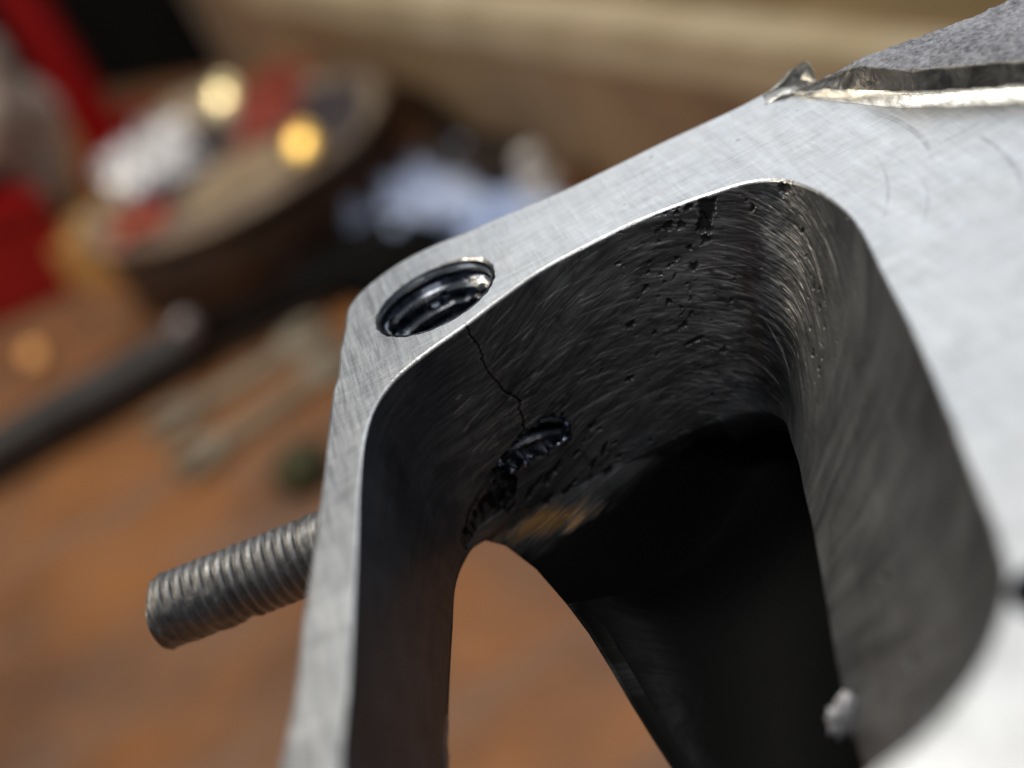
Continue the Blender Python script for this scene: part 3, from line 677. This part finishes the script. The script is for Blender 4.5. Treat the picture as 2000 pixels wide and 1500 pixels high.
bm_ = vslab('pine_beam', 18, Wl+40, -11.6, -9.9, 0.02, -1.6, M_PALE)
tag(bm_, 'pale planed pine beam running across the brown board at the top', 'beam')
vslab('cap_strip', 0, Wl+40, -9.85, -8.6, 0, 1.3, simple('olive_painted_wood', (.30, .25, .14), (.42, .34, .19), .2, .6), bb)
post = at(478, 130, ZT)
po = prism('wooden_post', [post+np.array(d_) for d_ in ((-1.1, -1, 0), (1.1, -1, 0), (1.1, 1, 0), (-1.1, 1, 0))], (0, 0, 14), simple('greyish_wood', (.30, .25, .18), (.42, .35, .26), .3, .7), None, .2)
tag(po, 'greyish wooden post standing upright at the left end of the brown board', 'post')
# black machine behind the dish
M_BLACK = simple('matt_black_metal', (.004, .004, .004), (.009, .009, .010), .4, .9, 0, .1, Specular_IOR_Level=.1)
bk = empty('black_cabinet', tuple(at(300, 200, ZT)), 'tall matt black steel cabinet standing behind the red post', 'cabinet')
pA, pB = at(-150, 230, ZT), at(470, 128, ZT)
dirc = (pB-pA)/np.linalg.norm(pB-pA); nb = np.array([-dirc[1], dirc[0], 0]); nb = nb if nb[1] > 0 else -nb
prism('body', [pA, pB, pB+nb*20, pA+nb*20], (0, 0, 34), M_BLACK, bk, .4)
prism('door', [pA+dirc*2-nb*.5, pB-dirc*2-nb*.5, pB-dirc*2-nb*.02, pA+dirc*2-nb*.02], (0, 0, 30), M_BLACK, bk, .2)
# red press: post and box
M_RED = simple('glossy_red_paint', (.28, .003, .005), (.38, .006, .008), .3, .35, 0, .1)
rp = empty('red_press_frame', tuple(at(235, 300, ZT)), 'red painted steel press frame with a leaning upright post', 'press frame')
a_ = at(245, 330, ZT)
prism('upright', [a_+np.array(d_) for d_ in ((-1.15, -1, 0), (1.15, -1, 0), (1.15, 1, 0), (-1.15, 1, 0))], (0, 0, 24), M_RED, rp, .2)
prism('foot', [a_+np.array(d_) for d_ in ((-2, -3, 0), (2, -3, 0), (2, 8, 0), (-2, 8, 0))], (0, 0, 1.2), M_RED, rp, .2)
rb = empty('red_toolbox', tuple(at(20, 520, ZT)), 'dark red metal toolbox at the left edge of the bench', 'toolbox')
q_ = [at(-190, 720, ZT), at(190, 555, ZT), at(120, 420, ZT), at(-260, 560, ZT)]
prism('box', q_, (0, 0, 4.2), M_RED, rb, .3)
prism('lid', [np.array(p)+np.array([0, 0, 4.25]) for p in q_], (0, 0, 1.0), M_RED, rb, .3)
tube('handle', np.array(q_[0])*.6+np.array(q_[1])*.4+np.array([0, 3, 5.6]), np.array(q_[0])*.15+np.array(q_[1])*.85+np.array([0, 3, 5.6]), [(0, .02), (0, .4), (1, .4), (1, .02)], M_BLACK, rb)
# pale rag hanging at the left edge
def cloth(name, cx, cy, z, sx, sy, h, mat, seed, lab, cat, rot=0.0, n=70):
    u_ = np.linspace(-1, 1, n); U, V = np.meshgrid(u_, u_); rr = np.sqrt(U**2+V**2)
    k = 1+.22*np.array([mnoise.noise(Vector((math.cos(a)*1.6+seed, math.sin(a)*1.6, seed))) for a in np.arctan2(V, U).ravel()]).reshape(n, n)
    X, Y = U*sx*k, V*sy*k
    Zc = np.array([abs(mnoise.fractal(Vector((a*1.7+seed, b*1.7, seed)), .8, 2.1, 4)) for a, b in zip(U.ravel(), V.ravel())]).reshape(n, n)
    Zc = h*(.25+Zc*1.1)*np.clip(1.25-rr*.75, .02, 1)
    c_, s_ = math.cos(rot), math.sin(rot)
    G = np.stack([X*c_-Y*s_, X*s_+Y*c_, Zc], -1)
    G2 = G.copy(); G2[..., 2] = np.maximum(G[..., 2]-.12, -.0)
    o = grid(name, G, mat); o.location = (cx, cy, z)
    so = o.modifiers.new('thickness', 'SOLIDIFY'); so.thickness = .08
    return tag(o, lab, cat)
pr = at(-10, 235, ZT+8)
rock_ = rock('pale_rag', (0, 0, 0), 3.6, simple('grey_pink_cloth', (.26, .20, .18), (.46, .38, .34), .4, .8), None, 4, (.7, .7, 1.5), 4, .5); rock_.location = tuple(pr)
tag(rock_, 'pale grey pink bundled rag hanging at the left edge', 'rag')
# round dish on a turned wooden block
DC = np.array([-6.4, 61.6, 0]); DZ = -14.0
blk_ = lathe('wooden_block', [(0.01, 0), (6.4, 0), (6.8, .3), (6.9, 2.9), (6.6, 3.2), (.01, 3.2)], (DC[0], DC[1], ZT+.005), simple('dark_turned_wood', (.030, .014, .007), (.08, .034, .014), .4, .7, 0, .3, .1, (1, 1, .3)))
tag(blk_, 'low round dark wooden block under the cluttered dish', 'block')
dish = empty('round_dish', (DC[0], DC[1], ZT+3.25), 'round shallow dull metal dish full of coloured odds and ends', 'dish')
M_DISH = simple('dull_brown_metal', (.26, .19, .15), (.46, .37, .28), .35, .42, .35, .3)
lathe('bowl', [(.01, 0), (6.0, 0), (6.95, .3), (7.2, .6), (7.25, .7), (7.12, .7), (6.8, .4), (5.9, .18), (.01, .16)], (DC[0], DC[1], ZT+3.25), M_DISH, dish)
lathe('rolled_rim', [(7.17+.12*math.cos(t), .70+.12*math.sin(t)) for t in np.linspace(0, 6.28, 13)], (DC[0], DC[1], ZT+3.25), M_DISH, dish)
DF = ZT+3.45
def ond(x, y, dz=0): return at(x, y, DF+dz)
p = ond(285, 300, .6); cloth('silver_foil', p[0], p[1], DF, 2.5, 4.8, 1.6, simple('silver_white_foil', (.75, .75, .78), (.92, .92, .95), .5, .3, .4), 3, 'crumpled silvery white foil lying in the left of the dish', 'foil', .15)
p = ond(530, 190, .4); cloth('red_rag', p[0], p[1], DF, 1.7, 4.6, 1.3, simple('faded_red_cloth', (.28, .045, .03), (.45, .09, .055), .6, .8), 6, 'faded red rag at the far side of the dish', 'rag', -.15)
p = ond(268, 430, .3); cloth('red_scrap', p[0], p[1], DF, 1.3, 1.5, 1.0, simple('orange_red_cloth', (.42, .07, .03), (.5, .10, .05), .6, .6), 8, 'orange red scrap of cloth at the near side of the dish', 'scrap')
p = ond(300, 372, .3); cloth('navy_rag', p[0], p[1], DF, 2.4, 1.4, .9, simple('navy_cloth', (.012, .014, .045), (.03, .03, .08), .6, .8), 9, 'dark navy rag in the middle of the dish', 'rag', .3)
p = ond(405, 275, .3); cloth('dark_rag', p[0], p[1], DF, 1.5, 1.9, 1.0, simple('charcoal_cloth', (.02, .018, .025), (.05, .04, .05), .6, .8), 12, 'small charcoal rag between the foil and the red rag', 'rag', .3)
p = ond(630, 210, .3); cloth('grey_rag', p[0], p[1], DF, 1.9, 4.0, .8, simple('purple_grey_cloth', (.035, .03, .04), (.09, .075, .085), .6, .8), 15, 'purplish grey cloth at the right of the dish', 'cloth', -.2)
p = ond(225, 410, .3); cloth('tan_paper', p[0], p[1], DF, 1.5, 2.0, .7, simple('tan_crumpled_paper', (.42, .30, .17), (.60, .44, .27), .6, .8), 41, 'tan crumpled paper at the left edge of the dish', 'paper', .3)
p = ond(480, 330, .2); cloth('brown_paper', p[0], p[1], DF, 2.8, 2.6, .5, simple('brown_crumpled_paper', (.26, .19, .12), (.44, .33, .21), .6, .7), 44, 'brown crumpled paper in the near right of the dish', 'paper', .1)
p = ond(360, 215, .3); cloth('beige_cloth', p[0], p[1], DF, 1.8, 3.2, .8, simple('beige_cloth', (.40, .32, .23), (.56, .46, .34), .6, .8), 47, 'beige cloth at the far left of the dish behind the foil', 'cloth', .2)
# bright brass things that catch the added glint light
M_BRASS = simple('polished_brass', (.80, .52, .14), (.95, .70, .24), 1.0, .30, 1.0, .05)
def cap(name, x, y, z, r_, h_, mat, lab, cat):
    p_ = at(x, y, z+h_); 
    o = lathe(name, [(.01, 0), (r_*.95, 0), (r_, h_*.1), (r_, h_*.75), (r_*.85, h_*.97), (r_*.5, h_), (r_*.45, h_*.9), (.01, h_*.88)], (0, 0, 0), mat)
    o.location = (p_[0], p_[1], z); return tag(o, lab, cat)
def ball(name, x, y, z, r_, mat, lab, cat):
    p_ = at(x, y, z+r_); bm = bmesh.new(); bmesh.ops.create_uvsphere(bm, u_segments=32, v_segments=20, radius=r_)
    o = from_bm(name, bm, mat); o.location = tuple(p_); return tag(o, lab, cat)

def dome(name, x, y, z, r_, curv, mat, lab, cat, off=(0, 0)):
    """shallow polished dome lying tilted so that the added off-frame light glints in it"""
    p_ = at(x, y, z); h = (CC-p_)/np.linalg.norm(CC-p_)+(GLINT_POS-p_)/np.linalg.norm(GLINT_POS-p_); h /= np.linalg.norm(h)
    th = math.asin(r_/curv); pr_ = [(curv*math.sin(t), curv*(math.cos(t)-math.cos(th))) for t in np.linspace(.0005, th, 14)]
    pr_ += [(r_*1.05, -.05), (r_*1.05, -.30), (r_*.9, -.34), (.01, -.34)]
    o = lathe(name, pr_, (0, 0, 0), mat, axis=tuple(h)); o.location = tuple(p_); return tag(o, lab, cat)
dome('brass_cap', 587, 278, DF+.95, .72, 3.4, M_BRASS, 'bright yellow domed brass cap at the right of the dish', 'cap')
dome('pale_brass_cap', 432, 188, DF+1.1, .85, 3.4, simple('pale_brass', (.95, .85, .50), (1.0, .92, .62), 1, .30, 1.0, .05), 'pale yellow domed brass cap at the far side of the dish', 'cap')
M_TAN = simple('orange_tan_wood', (.50, .25, .07), (.66, .38, .13), .4, .6)
def flat(name, pts, z, h, mat, lab, cat, bev=.12):
    o = prism(name, [at(*p_, z) for p_ in pts], (0, 0, h), mat, None, bev); return tag(o, lab, cat)
flat('tan_wood_offcut', [(85, 500), (185, 430), (262, 455), (240, 550), (140, 575)], ZT+.0, 2.6, M_TAN, 'orange tan wood offcut beside the left of the dish', 'wood offcut')
flat('orange_glow_strip', [(-120, 640), (-60, 560), (150, 520), (110, 570), (-40, 650)], ZT, .25, simple('orange_glow_tone', (.48, .17, .03), (.62, .26, .06), .3, .5), 'orange strip lying below the red toolbox', 'strip', .05)  # warm light on the bench, painted as a thin orange slab
dome('copper_cap', 62, 692, ZT+.6, .5, 6.5, simple('copper_sheen', (.42, .22, .09), (.5, .28, .12), 1, .5, 1.0, .05), 'small copper cap glinting low on the left of the bench', 'cap')
# blue white paper towel, white bottle
ptl = at(800, 395, ZT+.5); cloth('paper_towel', ptl[0], ptl[1], ZT, 3.9, 5.4, 1.9, simple('pale_blue_paper', (.44, .54, .82), (.64, .74, .96), .5, .8), 21, 'crumpled pale blue white paper towel behind the casting', 'paper towel', -.5)
ptl = at(940, 440, ZT+.5); cloth('blue_glove', ptl[0], ptl[1], ZT, 2.6, 3.4, 1.3, simple('pale_blue_rubber', (.40, .52, .86), (.58, .70, .95), .5, .5), 25, 'pale blue glove next to the paper towel close to the casting edge', 'glove', .3)
bt = at(1075, 400, ZT); bo = empty('white_bottle', (bt[0], bt[1], ZT), 'small white rounded plastic bottle showing above the casting edge', 'bottle')
M_WH = simple('white_plastic', (.62, .60, .58), (.78, .76, .74), 1, .4)
lathe('bottle_body', [(.01, 0), (.75, 0), (.8, .1), (.8, 1.3), (.6, 1.55), (.01, 1.6)], (bt[0], bt[1], ZT+.01), M_WH, bo)
lathe('cap', [(.01, 1.58), (.55, 1.58), (.55, 2.2), (.42, 2.4), (.01, 2.45)], (bt[0], bt[1], ZT+.01), M_WH, bo)
# dark clutter between
flat('black_case', [(600, 560), (640, 470), (760, 440), (900, 480), (860, 560), (720, 600)], ZT, 1.0, M_BLACK, 'flat black case lying under the pale blue paper', 'case')
flat('dark_cloth', [(830, 340), (880, 270), (1010, 300), (1060, 340), (1040, 380), (900, 380)], ZT, 1.0, simple('brown_black_cloth', (.014, .009, .007), (.035, .022, .016), .5, .9), 'dark brown cloth heap at the foot of the board', 'cloth')
# pry bar with grey-black rubber handle
M_RUB = simple('black_rubber', (.018, .018, .02), (.045, .045, .05), .8, .5)
ba, bb_ = at(-120, 945, ZT+1.1), at(385, 665, ZT+1.1); ba[2] = bb_[2] = ZT+1.1
pb = empty('pry_bar', (ba[0], ba[1], ZT), 'long black pry bar with thick rubber handle across the bench', 'pry bar')
tube('rubber_handle', ba, bb_, [(0, .02), (0, .75), (.03, .95), (.5, 1.05), (.93, .98), (.97, 1.08), (1, .95), (1, .02)], M_RUB, pb)
be = at(900, 440, ZT+.9); be[2] = ZT+.9
tube('steel_shaft', bb_, be, [(0, .02), (0, .62), (.9, .60), (1, .3), (1, .02)], M_BLACK, pb)
ball('ball_bearing', 362, 640, ZT+1.6, .55, simple('mauve_grey_steel', (.30, .26, .27), (.4, .36, .37), 1, .4, .6), 'small grey steel ball lying against the pry bar', 'ball')
# two flat steel tools
M_STL = simple('dull_beige_steel', (.34, .30, .23), (.50, .44, .34), .3, .42, .45, .2, .1)
def spanner(name, A_, B_, wv_, lab):
    a_, b_ = at(*A_, ZT+.3), at(*B_, ZT+.3); a_[2] = b_[2] = ZT+.02; d_ = b_-a_; L_ = np.linalg.norm(d_); d_ /= L_; n_2 = np.array([-d_[1], d_[0], 0])
    e = empty(name, tuple(a_), lab, 'spanner')
    prism('shank', [a_+d_*1.0-n_2*wv_*.45, a_+d_*(L_-1.4)-n_2*wv_*.4, a_+d_*(L_-1.4)+n_2*wv_*.4, a_+d_*1.0+n_2*wv_*.45], (0, 0, .45), M_STL, e, .12)
    for c_, s_ in ((a_+d_*.9, 1), (b_-d_*.9, -1)):
        an = math.atan2(d_[1]*-s_, d_[0]*-s_)
        ring_ = [c_+wv_*.95*np.array([math.cos(an+t), math.sin(an+t), 0]) for t in np.linspace(.45, 2*math.pi-.45, 22)]
        ring_ += [c_+wv_*.35*np.array([math.cos(an+t), math.sin(an+t), 0]) for t in (-.9, -2.2, 2.2, .9)]
        prism('jaw', ring_, (0, 0, .6), M_STL, e, .05)
    return e
spanner('flat_spanner', (300, 850), (640, 640), 1.25, 'beige steel spanner lying next to the black pry bar')
spanner('flat_spanner', (350, 925), (690, 690), 1.2, 'beige steel spanner nearer the camera, ending behind the casting rim')
tag(rock('green_plug', tuple(at(592, 915, ZT+.5)), .95, simple('olive_rubber', (.02, .022, .006), (.05, .05, .015), .6, .7), None, 31, (1, 1, .8), 3, .25), 'small dark olive plug beside the casting rim', 'plug')
